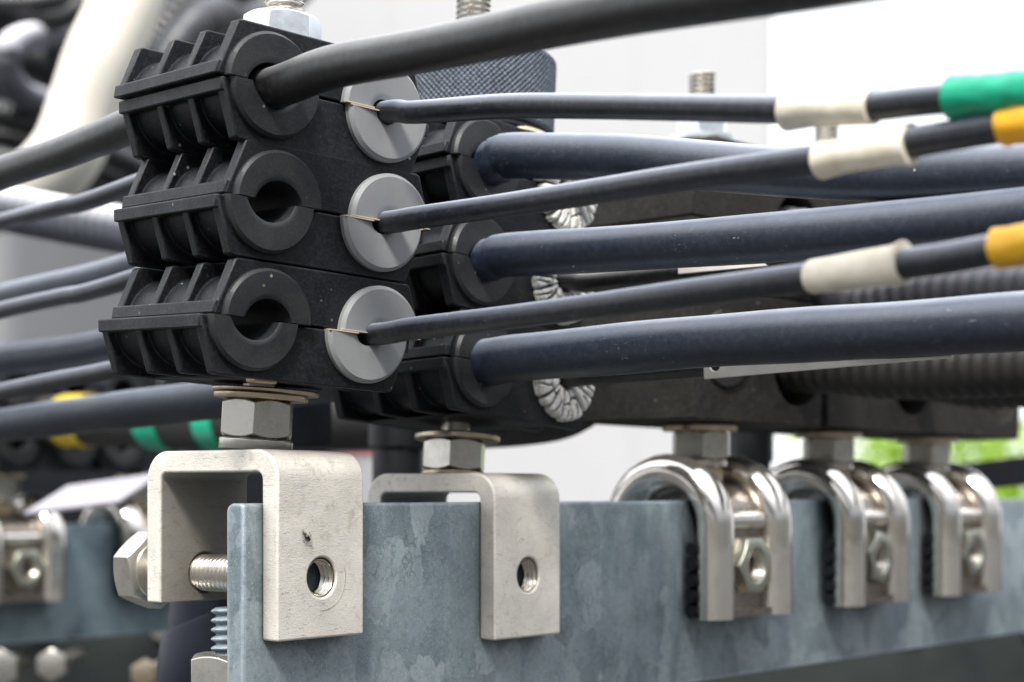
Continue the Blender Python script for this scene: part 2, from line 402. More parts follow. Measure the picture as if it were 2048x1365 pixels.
# ------------------------------------------------------------------ U shaped brackets
def arc(cx, cz, r, a0, a1, n=8):
    return [(cx + r * math.cos(a0 + (a1 - a0) * i / n), cz + r * math.sin(a0 + (a1 - a0) * i / n)) for i in range(n + 1)]
ZH = -15.4
def make_bracket(label, X0=5.0, dz=0.0, ZH=ZH):
    T, D, top, zf, zb, Ro, Ri = 4.7, 36.4, 11.1, -28.0, -21.6, 6.4, 1.6
    root = empty('beam_bracket', (X0, 0, dz), label, 'bracket', 'bent steel brackets clamped over the front bar')
    y0, y1 = -T - .02, D
    poly = [(y0, zf)] + arc(y0 + Ro, top - Ro, Ro, PI, PI / 2) + arc(y1 - Ro, top - Ro, Ro, PI / 2, 0) + [(y1, zb), (y1 - T, zb)]
    poly += arc(y1 - T - Ri, top - T - Ri, Ri, 0, PI / 2, 4) + arc(-.02 + Ri, top - T - Ri, Ri, PI / 2, PI, 4) + [(-.02, zf)]
    bm = bmesh.new(); prism(bm, poly, 0, 25, 'x')
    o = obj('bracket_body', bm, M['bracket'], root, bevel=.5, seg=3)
    c1 = bmesh.new(); lathe(c1, [(4.15, -9), (4.15, 3)], 48, 'y', (12.5, 0, ZH))
    c2 = bmesh.new(); lathe(c2, [(4.35, 26), (4.35, 45)], 48, 'y', (12.5, 0, ZH))
    cut(o, [c1, c2])
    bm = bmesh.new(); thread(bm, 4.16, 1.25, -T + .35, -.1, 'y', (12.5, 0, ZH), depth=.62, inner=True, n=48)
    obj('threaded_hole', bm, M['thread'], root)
    bt = empty('clamping_bolt', (0, 0, 0), None, None); bt.parent = root
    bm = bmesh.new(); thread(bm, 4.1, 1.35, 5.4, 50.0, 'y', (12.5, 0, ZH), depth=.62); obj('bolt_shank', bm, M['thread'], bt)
    bm = bmesh.new(); nut(bm, 15.5, 6.2, 0, 'y', (12.5, 47.6, ZH), turn=math.radians(9))
    lathe(bm, [(6.6, 47.0), (6.6, 47.8)], 48, 'y', (12.5, 0, ZH)); obj('bolt_head', bm, M['zinc'], bt, bevel=.2)
    return root
br1 = make_bracket('pale bent steel bracket over the end of the bar, with an insect on it')
bm = bmesh.new(); tube(bm, [Vector((12.5 + 6.9 * math.cos(a), -4.74, ZH + 6.9 * math.sin(a))) for a in [.25 - 1.9 * i / 20 for i in range(21)]], .07, 6)
obj('washer_mark', bm, M['thread'], br1)
br2 = make_bracket('bent steel bracket on the bar below the thick blue-grey cables, left side shadowed', 73.8, -4.2, -15.4 + 2.2)
# the two curled scratches stamped into the second bracket
bm = bmesh.new()
for cx, cz, r, a0, a1 in ((9.2, -2.2, 1.1, 1.7, 4.0), (9.6, -5.6, 1.3, .5, 3.4)):
    pts = [Vector((cx + r * math.cos(a0 + (a1 - a0) * i / 8), -4.75, cz + r * math.sin(a0 + (a1 - a0) * i / 8))) for i in range(9)]
    tube(bm, pts, .10, 6)
obj('stamped_mark', bm, M['sleeve'], br2)

# ------------------------------------------------------------------ clamp stacks
W, D, H, G, W2 = 25.94, 41.4, 11.75, 14.0, 21.4
def half_shell(s, holes=(-14.0, 14.0), R=8.2, w=W, w2=W2, h=H, d=D, solid=False):
    """one moulded half of a clamp: end plates, ribs, barrels and split-line rails; s=+1 upper, -1 lower"""
    bm = bmesh.new(); z0 = .22
    def plate(a, b, hh=h, ww=w, ww2=w2):
        poly = [(ww, z0), (ww2 + .5, hh - .3), (ww2 - .4, hh), (-ww2 + .4, hh), (-ww2 - .5, hh - .3), (-ww, z0)]
        for g in holes:
            poly += [(g - R * math.cos(k / 14 * PI), z0 + R * math.sin(k / 14 * PI)) for k in range(15)]
        poly = [(x, s * z) for x, z in poly]
        prism(bm, poly if s > 0 else poly[::-1], a, b, 'y')
    y0, y1 = -d / 2, d / 2
    if solid:
        plate(y0, y1); return bm
    plate(y0, y0 + 3.0)
    for y in (y0 + 12.6, y0 + 25.0): plate(y, y + 2.3, h - .25, w - .15, w2 - .15)
    plate(y1 - 2.6, y1)
    for g in holes:                                    # barrels round the bores
        Ro = R + 1.25
        poly = [(g + Ro * math.cos(k / 20 * PI), z0 + .05 + Ro * math.sin(k / 20 * PI)) for k in range(21)] + \
               [(g - R * math.cos(k / 14 * PI), z0 + .05 + R * math.sin(k / 14 * PI)) for k in range(15)]
        poly = [(x, s * min(z, h - .35)) for x, z in poly]
        prism(bm, poly, y0 + .3, y1 - .3, 'y')
    for sx in (-1, 1):                                 # rails along the split
        x0 = sx * (w + .25); x1 = sx * (w - 2.0)
        poly = [(x0, s * z0), (x0 - sx * .25, s * 2.9), (x1, s * 2.9), (x1, s * z0)]
        prism(bm, poly, y0 + (.35 if s < 0 else .1), y1 - .1, 'y')
    box(bm, -4.6, 4.6, y0 + .4, y1 - .4, s * (z0 + .08), s * (h - .1))
    box(bm, -13, 13, y0 + .4, y1 - .4, s * (h - .8), s * (h - .12))
    return bm
def grommet(s, R=10.3, rh=5.9, zo=1.6, th=1.7, cone=.35, deep=40, lump=0, seed=0, squash=1.0):
    """half a cable grommet; flange in front (towards -y), bore wall behind"""
    bm = bmesh.new(); N, Mr = 40 if not lump else 150, 10 if not lump else 30
    a0 = math.asin(min(.95, zo / rh)); rnd = random.Random(seed)
    pet = [0.0]
    while pet[-1] < PI - .30: pet.append(pet[-1] + rnd.choice((.24, .30, .38, .5)))
    pet[-1] = PI; ph = [rnd.uniform(-.05, .05) for _ in range(60)]; ln = [rnd.uniform(.1, .62) for _ in range(60)]
    front, back = [], []
    for j in range(Mr + 1):
        q = j / Mr; fr, bk = [], []
        for i in range(N + 1):
            t = i / N * PI; a = a0 + (PI - 2 * a0) * i / N
            ix, iz = rh * math.cos(a), -zo + rh * math.sin(a)
            Rr = R
            hgt = th - cone * (1 - q) ** 1.6
            e = max(0, (q - .90) / .10); hgt -= .75 * (1 - math.sqrt(max(0, 1 - e * e)))
            e2 = max(0, (.08 - q) / .08); hgt -= .3 * e2 * e2
            if lump:
                rad = rh + (R - rh) * q
                kk = max(k for k in range(len(pet) - 1) if pet[k] <= t + 1e-9) if t > 0 else 0
                u = (t - pet[kk]) / (pet[kk + 1] - pet[kk])
                wob = .10 * math.sin(q * 9 + kk * 2) / max(rad, 1)
                da = min(abs(t - pet[kk] - wob), abs(pet[kk + 1] - t + wob)) * rad
                sel = kk if u < .5 else kk + 1
                g = math.exp(-(da / .34) ** 2) * (1 if q > ln[sel] * .8 else .15)
                if 0 < kk < len(pet) - 2 or True:
                    qc = .30 + .5 * ln[kk + 20]; dq = abs(q - qc - .05 * math.sin(u * 5 + kk)) * (R - rh)
                    if kk % 3 != 1: g = max(g, .8 * math.exp(-(dq / .26) ** 2))
                    if pet[kk + 1] - pet[kk] > .34 and q > .5: g = max(g, .7 * math.exp(-((u - .5 - .1 * math.sin(q * 8)) * (pet[kk + 1] - pet[kk]) * rad / .22) ** 2))
                dome = math.sqrt(max(0, math.sin(PI * min(1, .06 + q * .94))))
                hgt += lump * (.75 * dome * (.8 + .25 * math.sin(kk * 2.4)) + .35 * math.sqrt(max(0, math.sin(PI * u))) - 1.5 * g)
                Rr = R * (1 + .025 * math.sin(kk * 1.7 + seed) - .045 * math.exp(-(da / .5) ** 2) * q)
            ox, oz = Rr * math.cos(t), Rr * math.sin(t)
            x = ix + (ox - ix) * q; z = max(0, (iz + (oz - iz) * q))
            fr.append(bm.verts.new((x, -hgt, s * (z + .12)))); bk.append(bm.verts.new((x, deep if j == 0 else .4, s * (z + .12))))
        front.append(fr); back.append(bk)
    for j in range(Mr):
        for i in range(N):
            bm.faces.new((front[j][i], front[j][i + 1], front[j + 1][i + 1], front[j + 1][i]))
            bm.faces.new((back[j][i], back[j + 1][i], back[j + 1][i + 1], back[j][i + 1]))
    for i in range(N):
        bm.faces.new((front[Mr][i], front[Mr][i + 1], back[Mr][i + 1], back[Mr][i]))
        bm.faces.new((front[0][i], back[0][i], back[0][i + 1], front[0][i + 1]))
    for j in range(Mr):
        for i in (0, N):
            f = bm.faces.new((front[j][i], front[j + 1][i], back[j + 1][i], back[j][i])); f.material_index = 1
    return bm
def lip(s, R, rh, th):
    """thin flash left along the parting edges of a grommet half"""
    bm = bmesh.new()
    for a, b in ((-R + .1, -rh), (rh, R - .1)): box(bm, a, b, -th - .05, -.1, s * .04, s * .30)
    return bm

MESH = {}
def shared(name, key, maker, parent, loc, bevel=0, mats=None, mat=None, rot=(0, 0, 0), angle=35):
    """first use builds the mesh, later ones link to it"""
    if key in MESH:
        o = MESH[key].copy(); col.objects.link(o); o.location = Vector(loc) * S; o.rotation_euler = rot; o.parent = parent; return o
    o = obj(name, maker(), mat, parent, loc, rot, bevel, mats=mats, angle=angle); MESH[key] = o; return o
def clamp_stack(label, loc, rot, zs, du, left, right, group, shell='shell'):
    root = empty('cable_clamp', loc, label, 'cable clamp', group, rot)
    for k, z in enumerate(zs):
        for i, s in enumerate((1, -1)):
            dx = du[2 * k + i]
            hs = shared('clamp_half', ('half', s, shell), lambda: half_shell(s), root, (dx, 0, z), .32, mat=M[shell])
            for g, kind in ((-G, left[k]), (G, right[k])):
                if kind is None: continue
                if kind == 'white':
                    shared('white_grommet', ('gw', s, k), lambda: grommet(s, 10.2, 2.7, .6, 1.9, .9, 16, 1.15, 11 + k * 2 + i), hs, (g, -D / 2, 0), 0, [M['chalk'], M['chalk']], angle=60)
                elif kind == 'grey':
                    shared('grey_grommet', ('gg', s), lambda: grommet(s, 10.3, 2.75, .35, 1.8, .75), hs, (g, -D / 2, 0), 0, [M['grey_rubber'], M['beige_edge']])
                    shared('parting_lip', ('gl', s), lambda: lip(s, 10.3, 2.9, 1.75), hs, (g, -D / 2, 0), 0, mat=M['beige_edge'])
                else:
                    shared('black_grommet', ('gb', s, kind), lambda: grommet(s, 10.3, kind, 1.7, 1.8, .25), hs, (g, -D / 2, 0), 0, [M['rubber'], M['dark_edge']])
    return root
R1 = (.0453, .0465, -.1684); T1 = Vector((17.98, 14.63, 25.77)); Z1 = (58.05, 35.07, 11.3)
st1 = clamp_stack('black clamp stack in sharp focus, with grey grommets and two empty round holes', T1, R1, Z1,
    (-1.8, -.55, 1.74, -.1, 1.0, -2.1), (5.9, 5.9, 5.9), ('grey', 'grey', 'grey'), 'triple clamp stacks on the front bar')
R2 = (-.0277, .088, -.0755); T2 = Vector((86.0, 17.9, 19.5)); Z2 = (58.05, 35.07, 11.3)
st2 = clamp_stack('black clamp stack behind the front one, with cracked white grommets and thick blue-grey cables', T2, R2, Z2,
    (-1.6, -.2, -.9, -.6, 1.6, 1.2), (5.2, 5.2, 5.2), ('white', 'white', 'white'), 'triple clamp stacks on the front bar')
E1 = Matrix.Translation(T1) @ __import__('mathutils').Euler(R1).to_matrix().to_4x4()
E2 = Matrix.Translation(T2) @ __import__('mathutils').Euler(R2).to_matrix().to_4x4()
# hardware of the first stack (local coordinates of the stack)
def hardware(root, topz, turn_t, turn_b, zb):
    bm = bmesh.new(); thread(bm, 4.45, 1.5, topz + 7.2, topz + 40, depth=.75); obj('threaded_rod', bm, M['thread'], root)
    bm = bmesh.new(); nut(bm, 14.8, 8.4, 4.1, c=(0, 0, topz + .25), turn=turn_t); obj('hex_nut', bm, M['zinc_bright'], root, bevel=.15)
    bm = bmesh.new(); nut(bm, 14.4, 8.0, 4.1, c=(0, 0, zb + 2.7), turn=turn_b); obj('hex_nut', bm, M['zinc'], root, bevel=.15)
    bm = bmesh.new(); lathe(bm, [(4.2, 0), (7.75, 0), (7.9, .25), (7.9, 2.2), (7.6, 2.5), (4.2, 2.5)], c=(0, 0, zb)); obj('spring_washer', bm, M['zinc'], root, bevel=.1)
    bm = bmesh.new(); lathe(bm, [(4.2, 0), (9.9, 0), (10.1, .3), (10.1, 1.2), (9.9, 1.4), (4.2, 1.4)], c=(.6, 0, zb + 10.9)); obj('flat_washer', bm, M['brass'], root, bevel=.1)
    bm = bmesh.new(); lathe(bm, [(4.2, 0), (11.4, 0), (11.6, .3), (11.6, .9), (11.3, 1.1), (4.2, 1.1)], c=(2.6, 1.5, zb + 12.35)); obj('flat_washer', bm, M['brass'], root, bevel=.1)
    bm = bmesh.new(); lathe(bm, [(3.6, -1.2), (3.6, 14.2)], c=(0, 0, zb), n=24); obj('stud', bm, M['thread'], root)
    bm = bmesh.new(); box(bm, -13, -7.5, -D / 2 + 2.5, -D / 2 + 6, zb + 13.5, zb + 15.6); obj('nut_trap', bm, M['brass'], root, bevel=.4)
hardware(st1, 69.9, math.radians(7), math.radians(22), -14.6)
# second stack: knurled cap instead of a plain nut
zb2 = -14.4
bm = bmesh.new(); thread(bm, 4.4, 1.5, 92.0, 112, depth=.7); obj('threaded_rod', bm, M['thread'], st2)
def knurl_bm():
    bm = bmesh.new(); nA, nZ = 704, 120; R = []
    zt = 19.5
    for j in range(nZ + 1):
        w = j / nZ * zt; L = []
        for i in range(nA):
            t = i * 2 * PI / nA; a = t * 44 / PI
            u = (a + w / 1.42) % 1; v = (a - w / 1.42) % 1
            h = min(abs(u - .5), .36) + min(abs(v - .5), .36)
            e = min(1, min(w, zt - w) / 1.2)
            r = 19.7 + .95 * (h - .35) * min(1, e * 1.5) - 1.2 * (1 - math.sqrt(max(0, 1 - (1 - e) ** 2)))
            L.append((r * math.cos(t), r * math.sin(t), w))
        R.append(L)
    rings(bm, R); return bm
cap = obj('knurled_cap', knurl_bm(), M['knurl'], st2, (2, 0, 72.6), angle=50)
bm = bmesh.new(); lathe(bm, [(16, 0), (19.2, .4), (19.6, 1.2), (19.2, 2.2), (16, 2.6)], c=(2, 0, 69.9)); obj('cap_base', bm, M['dark'], st2)
bm = bmesh.new(); lathe(bm, [(7, 0), (13.5, 0), (13.8, .5), (13.5, 1.4), (7, 1.4)], c=(4, -6.6, 69.75)); obj('flat_washer', bm, M['brass'], st2)
bm = bmesh.new(); nut(bm, 14.2, 7.4, 4.1, c=(0, 0, zb2 + 2.3), turn=math.radians(8)); obj('hex_nut', bm, M['zinc'], st2, bevel=.15)
bm = bmesh.new(); lathe(bm, [(4.2, 0), (7.7, 0), (7.9, .3), (7.9, 1.9), (7.6, 2.2), (4.2, 2.2)], c=(0, 0, zb2)); obj('spring_washer', bm, M['brass'], st2, bevel=.1)
bm = bmesh.new(); lathe(bm, [(4.2, 0), (10.2, 0), (10.5, .3), (10.5, 1.3), (10.2, 1.6), (4.2, 1.6)], c=(.8, 0, zb2 + 9.8)); obj('flat_washer', bm, M['brass'], st2, bevel=.1)
bm = bmesh.new(); lathe(bm, [(3.6, -1), (3.6, 14.4)], c=(0, 0, zb2), n=24); obj('stud', bm, M['thread'], st2)

# ------------------------------------------------------------------ cables held by the stacks
def cable(name, label, cat, group, mat, Em, g, z, dia, front, back, dz=0.0, n=28, extra=None, rf=None, dirn=None, noise=.05):
    p0 = Em @ Vector((g, -D / 2, z + dz)); p1 = Em @ Vector((g, D / 2, z + dz)); d = (p1 - p0); d.z = 0; d.normalize()
    mid = [p0, p1]
    fr = [at_plane(px, py, p0, d) for px, py in front]
    bk = [at_plane(px, py, p1, d) for px, py in back]
    # carry both ends on past the frame
    if len(fr) > 1: fr.append(fr[-1] + (fr[-1] - fr[-2]).normalized() * 70)
    if len(bk) > 1: bk.append(bk[-1] + (bk[-1] - bk[-2]).normalized() * 160)
    pts = spline(fr[::-1] + mid + bk, 1.6)
    org = p0.copy(); bm = bmesh.new()
    rr = random.Random(int(g * 7 + z))
    f1, f2, a1, a2 = rr.uniform(.03, .05), rr.uniform(.08, .14), rr.uniform(0, 6), rr.uniform(0, 6)
    rf_ = rf or (lambda L, th: dia / 2 * (1 + noise * .35 * math.sin(L * f1 + a1) * math.cos(th * 2 + a2) + noise * .2 * math.sin(L * f2 + a2)))
    tube(bm, pts, dia / 2, n, rf_, True, org)
    o = obj(name, bm, mat, None, org)
    tag(o, label, cat, group)
    return o, p0, d, org
def on_cable(front, p0, d, px0, px1):
    """part of the cable's own centre line between two points of the photo"""
    fr = [at_plane(px, py, p0, d) for px, py in front]
    fr = [p0] + fr
    sp = spline(fr, 1.0)
    out = []
    for p in sp:
        v = p - CAM; px = 1024 + F_PX * v.dot(RIGHT) / v.dot(FWD)
        if px0 <= px <= px1: out.append(p)
    return out
# thick smooth cable through the top black grommet
f1 = [(660, 136), (836, 103), (1000, 70), (1100, 48), (1270, 17), (1600, -34), (1900, -85)]
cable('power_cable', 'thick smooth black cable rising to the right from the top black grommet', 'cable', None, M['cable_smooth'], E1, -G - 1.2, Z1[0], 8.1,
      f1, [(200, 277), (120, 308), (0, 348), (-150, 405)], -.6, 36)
thin = []
for k, (fr, bk, lab) in enumerate((
    ([(830, 225), (1011, 213), (1180, 213), (1377, 216), (1560, 219), (1660, 217), (1760, 211), (1830, 203), (2048, 182), (2200, 168)],
     [(200, 395), (120, 415), (0, 445), (-150, 490)], 'thin black cable with cream sleeve and green tape, from the top grey grommet'),
    ([(840, 435), (1011, 411), (1200, 382), (1377, 354), (1625, 321), (1735, 303), (1850, 281), (1990, 257), (2048, 246), (2200, 215)],
     [(200, 578), (120, 595), (0, 622), (-150, 662)], 'thin black cable with cream sleeve and yellow tape, from the middle grey grommet'),
    ([(830, 657), (1011, 636), (1200, 611), (1377, 587), (1610, 556), (1715, 541), (1820, 527), (1900, 516), (2048, 489), (2200, 460)],
     [(200, 745), (120, 760), (0, 784), (-150, 815)], 'thin black cable with cream sleeve and amber tape, from the bottom grey grommet'))):
    dx = ((-1.8, -.55), (1.74, -.1), (1.0, -2.1))[k]
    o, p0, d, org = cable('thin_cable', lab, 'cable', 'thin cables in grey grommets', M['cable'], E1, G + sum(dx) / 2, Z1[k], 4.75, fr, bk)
    x0, x1 = ((1566, 1758), (1630, 1832), (1613, 1818))[k]
    pts = on_cable(fr, p0, d, x0, x1)
    bm = bmesh.new(); L = sum((a - b).length for a, b in zip(pts, pts[1:]))
    def rf(l, th, k=k, L=L):
        q = l / L
        return 2.95 + .18 * math.sin(th * 2 + q * 3 + k) + (.55 * max(0, 1 - q / .28) * max(0, math.cos(th + 1.45)) if k < 2 else 0) \
            + (.5 * max(0, (q - .82) / .18) * max(0, math.cos(th + 1.2)) if k == 1 else 0) + (.6 * max(0, (q - .9) / .1) * max(0, math.cos(th - 1.5)) if k == 2 else 0)
    tube(bm, pts, 2.95, 40, rf, True, org); obj('cream_sleeve', bm, M['sleeve'], o, (0, 0, 0), bevel=.12)
    x0, x1 = ((1903, 2200), (2000, 2200), (1985, 2200))[k]
    pts = on_cable(fr, p0, d, x0, x1); bm = bmesh.new()
    def rf2(l, th, k=k): return 2.92 + .20 * ((l / 8.5 + th / (2 * PI) + k * .3) % 1.0) + .07 * math.sin(l * 1.7 + th * 2) + .05 * math.sin(th * 5 + l * .8 + k) + (.35 * max(0, 1 - l / 4) if k == 0 else 0)
    tube(bm, pts, 2.9, 72, rf2, True, org); obj(('green_tape', 'yellow_tape', 'yellow_tape')[k], bm, M[('green', 'yellow', 'yellow')[k]], o)
for k, (fr, bk, lab) in enumerate((
    ([(1011, 313), (1117, 313), (1250, 318), (1400, 331), (1600, 346), (1800, 350), (2048, 342), (2250, 332)],
     [(250, 545), (0, 602), (-200, 650)], 'thick blue-grey cable sagging across the upper right, top one of the second stack'),
    ([(1011, 511), (1200, 500), (1377, 488), (1600, 471), (1800, 452), (2048, 428), (2250, 408)],
     [(220, 690), (0, 722), (-200, 750)], 'thick blue-grey cable in the middle grommet of the second stack, between two alike'),
    ([(1030, 717), (1200, 702), (1377, 686), (1600, 671), (1800, 659), (2048, 643), (2250, 632)],
     [(440, 797), (220, 824), (0, 852), (-200, 880)], 'thick scuffed blue-grey cable lowest at right, above the long white tag'))):
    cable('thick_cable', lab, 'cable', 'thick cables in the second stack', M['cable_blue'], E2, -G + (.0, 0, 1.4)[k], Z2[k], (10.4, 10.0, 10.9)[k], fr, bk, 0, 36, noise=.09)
for k, (fr, bk, lab) in enumerate((
    ([(1180, 372), (1377, 352), (1600, 335), (2100, 300)], [(400, 470), (0, 520)], 'thin black cable hidden mostly behind the uppermost thick cable'),
    ([(1180, 566), (1377, 544), (1600, 522), (2100, 470)], [(400, 690), (0, 760)], 'thin black cable from the middle white grommet, just under a thick cable'),
    ([(1180, 752), (1377, 738), (1600, 716), (2100, 670)], [(400, 850), (0, 900)], 'thin black cable from the bottom white grommet, under the lowest thick cable'))):
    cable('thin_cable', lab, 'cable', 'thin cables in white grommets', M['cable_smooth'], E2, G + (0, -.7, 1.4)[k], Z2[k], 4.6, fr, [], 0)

# ------------------------------------------------------------------ white tags tied along the thick cables
def strip_tag(p, q, hgt, label):
    A, B = at_depth(*p), at_depth(*q); d = B - A; L = d.length; ex = d.normalized(); ez = (UP - ex * UP.dot(ex)).normalized(); ey = ez.cross(ex)
    o_ = empty('cable_tag', A, label, 'cable tag', 'white cable tags'); o_.rotation_euler = Matrix((ex, ey, ez)).transposed().to_euler()
    bm = bmesh.new(); box(bm, 0, L, -.35, .35, 0, hgt); s_ = obj('tag_strip', bm, M['white_tag'], o_, bevel=.15)
    c = bmesh.new(); lathe(c, [(1.35, -3), (1.35, 3)], 24, 'y', (3.0, 0, hgt * .52)); cut(s_, [c])
strip_tag((1409, 759, 392), (1905, 716, 356), 5.6, 'long white plastic tag with a hole, under the lowest thick cable')
strip_tag((1357, 549, 398), (1700, 518, 372), 5.2, 'white plastic tag with a hole, half hidden under the middle thick cable')

# ------------------------------------------------------------------ polished U shaped beam clamps
def make_beam_clamp(label, group):
    root = empty('beam_clamp', (180.5, 0, 0), label, 'beam clamp', group)
    yc, rr = 8.0, 15.3; zc = -6.9
    path = [(yc - rr, -32.2), (yc - rr, -24), (yc - rr, -16)] + [(yc - rr * math.cos(a / 16 * PI), zc + rr * math.sin(a / 16 * PI)) for a in range(17)] + [(yc + rr, -14), (yc + rr, -24)]
    bm = bmesh.new()
    for sx in (-1, 1):
        tmp = bmesh.new(); sweep(tmp, path, 11.6, 9.4, 36, 2.02)
        for v in tmp.verts: v.co.x += sx * 15.6
        me = bpy.data.meshes.new('t'); tmp.to_mesh(me); bm.from_mesh(me); bpy.data.meshes.remove(me); tmp.free()
    obj('clamp_body', bm, M['chrome'], root, angle=40)
    for sx in (-1, 1):                                   # gripping teeth on the inner side of the front leg
        bm = bmesh.new()
        for k in range(5):
            lathe(bm, [(1.75, sx * 16.2 - 5.2), (1.75, sx * 16.2 + 5.2)], 14, 'x', (0, -2.9, -30.2 + k * 4.3))
        obj('gripping_teeth', bm, M['dark'], root, angle=40)
    bm = bmesh.new(); p2 = [(yc - rr + 2.2, -31.6), (yc - rr + 2.2, -18)] + [(yc - (rr - 2.2) * math.cos(a / 14 * PI), zc + (rr - 4.2) * math.sin(a / 14 * PI)) for a in range(15)]
    sweep(bm, p2, 24, 3.0, 20, 5)
    box(bm, -11, 11, yc - rr - 2.2, yc - rr + 2, -32.0, -30.0)
    obj('web', bm, M['stained'], root, angle=40)
    bm = bmesh.new(); nut(bm, 15.0, 5.0, 4.5, 'y', turn=math.radians(30)); obj('hex_nut', bm, M['nut_grey'], root, (1.6, -10.0, -18.0), bevel=.5)
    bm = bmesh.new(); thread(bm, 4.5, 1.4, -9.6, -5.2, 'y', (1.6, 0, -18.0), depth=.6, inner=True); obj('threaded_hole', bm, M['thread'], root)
    bm = bmesh.new(); lathe(bm, [(2.0, -9), (2.6, -8.5), (2.6, 8.5), (2.0, 9)], 24, 'x', (0, yc - rr + 1.4, -5.5)); obj('cross_pin', bm, M['chrome'], root)
    bm = bmesh.new(); nut(bm, 12, 4.4, 0, c=(0, yc, 4.9), turn=.2); obj('stud_hexagon', bm, M['brass'], root, bevel=.2)
    bm = bmesh.new(); lathe(bm, [(4.2, 0), (7.6, 0), (7.9, .4), (7.9, 1.7), (7.6, 2.0), (4.2, 2.0)], c=(0, yc, 9.5)); obj('spring_washer', bm, M['chrome'], root)
    bm = bmesh.new(); nut(bm, 14.6, 7.9, 4.2, c=(0, yc, 11.7), turn=math.radians(10)); obj('hex_nut', bm, M['zinc'], root, bevel=.2)
    bm = bmesh.new(); lathe(bm, [(4.2, 0), (10.4, 0), (10.7, .3), (10.7, 1.4), (10.4, 1.7), (4.2, 1.7)], c=(0, yc, 19.7)); obj('flat_washer', bm, M['brass'], root)
    bm = bmesh.new(); thread(bm, 3.9, 1.5, 5, 24, c=(0, yc, 0), depth=.6); obj('threaded_stud', bm, M['thread'], root)
    return root
GU = 'polished U-shaped beam clamps on the front bar'
u1 = make_beam_clamp('polished U-shaped beam clamp nearest the two steel brackets, on the front bar', GU)
for x, lab in ((255.5, 'polished U-shaped beam clamp between two others on the front bar'), (325.0, 'polished U-shaped beam clamp furthest right on the front bar')):
    c = copy_tree(u1); c.location.x = x * S; c['label'] = lab; c.rotation_euler = (0, 0, math.radians(1.5 if x < 300 else -1.2))
    for ch in children(c):
        if ch.name.startswith('hex_nut') and ch.location.z < 0: ch.rotation_euler.y = math.radians(14 if x < 300 else -9)
for x, lab in ((197, 'blurred beam clamp on the rear bar at the left edge, its bolt hole showing'), (271.0, 'blurred beam clamp on the rear bar, half hidden behind the front bracket')):
    c = copy_tree(u1); c.location = Vector((x, 360, -11)) * S; c['label'] = lab; c['group'] = 'blurred beam clamps on the rear bar'

# ------------------------------------------------------------------ large dusty clamps above the beam clamps
def big_clamp(label, X, zt, tiers, group):
    root = empty('large_cable_clamp', (X, 14, 21.6), label, 'cable clamp', group, (0, .01, -.06))
    w, h = 32.5, 36.6 / 2
    for k in range(tiers):
        for i, s in enumerate((1, -1)):
            shared('clamp_half', ('big', s), lambda: half_shell(s, (19.0,), 12.4, w, 31.0, h - .15, 42.0, True), root, (0, 0, h + k * 36.8), .4, mat=M['shell_dusty'])
    t = tiers * 36.8
    bm = bmesh.new(); thread(bm, 4.0, 1.5, t + 1, t + zt, depth=.7); obj('threaded_rod', bm, M['thread'], root)
    bm = bmesh.new(); nut(bm, 13.5, 6, 4.1, c=(0, 0, t + 10.4)); obj('hex_nut', bm, M['zinc_bright'], root)
    bm = bmesh.new(); box(bm, -11, 21, -13, 13, t + .2, t + 8.6); obj('top_plate', bm, M['shell_dusty'], root, bevel=3, seg=4)
    bm = bmesh.new(); lathe(bm, [(4.2, 0), (10, 0), (10, 1.4), (4.2, 1.4)], c=(0, 0, t + 8.8)); obj('flat_washer', bm, M['zinc_bright'], root)
    return root
GB = 'dusty brown clamps above the beam clamps'
big1 = big_clamp('dusty brown clamp stack behind the cables, above the nearest polished beam clamp', 190, 29, 2, GB)
for x, lab in ((264, 'dusty brown clamp stack above the middle polished beam clamp'), (335, 'dusty brown clamp stack above the furthest polished beam clamp')):
    c = copy_tree(big1); c.location.x = x * S; c['label'] = lab
# the heavy cables in them
def free_cable(name, label, cat, group, mat, pts, dia, rib=0, n=28, step=2.0):
    org = Vector(pts[0]); sp = spline(pts, step if not rib else rib / 5)
    bm = bmesh.new()
    rf = None if not rib else (lambda L, th: dia / 2 * (1 - .07 * (.5 + .5 * math.cos(2 * PI * L / rib))))
    tube(bm, sp, dia / 2, n, rf, True, org)
    return tag(obj(name, bm, mat, None, org), label, cat, group)
def through(Xc, z, dirx=-.13):
    """centre line of a heavy cable that passes a bore of a large clamp"""
    return Vector((Xc, -7, z)), Vector((dirx, -1, 0))
GH = 'heavy ribbed cables in the dusty clamps'
def heavy(label, X, z, dia, mat, front, back, rib=4.2, grp=GH):
    p0 = Vector((X, -7, z)); d = Vector((.1, 1, 0)).normalized()
    fr = [at_plane(px, py, p0, d) for px, py in front]; bk = [at_plane(px, py, p0, d) for px, py in back]
    return free_cable('heavy_cable', label, 'cable', grp, mat, fr[::-1] + [p0, p0 + d * 42] + bk, dia, rib), p0, d
heavy('dark ribbed cable leaving the lower bore of the nearest dusty clamp to the right', 210, 40.0, 17.5, M['cable_dusty'], [(1800, 738), (2048, 728), (2300, 715)], [])
heavy('dark ribbed cable leaving the lower bore of the middle dusty clamp', 284, 40.0, 15.5, M['cable_dusty'], [(1960, 770), (2100, 765), (2300, 760)], [])
heavy('pale lavender ribbed cable behind the amber-taped cable at right', 210, 76.8, 17.0, M['cable_lav'], [(1700, 600), (1850, 585), (2048, 573), (2300, 560)], [])
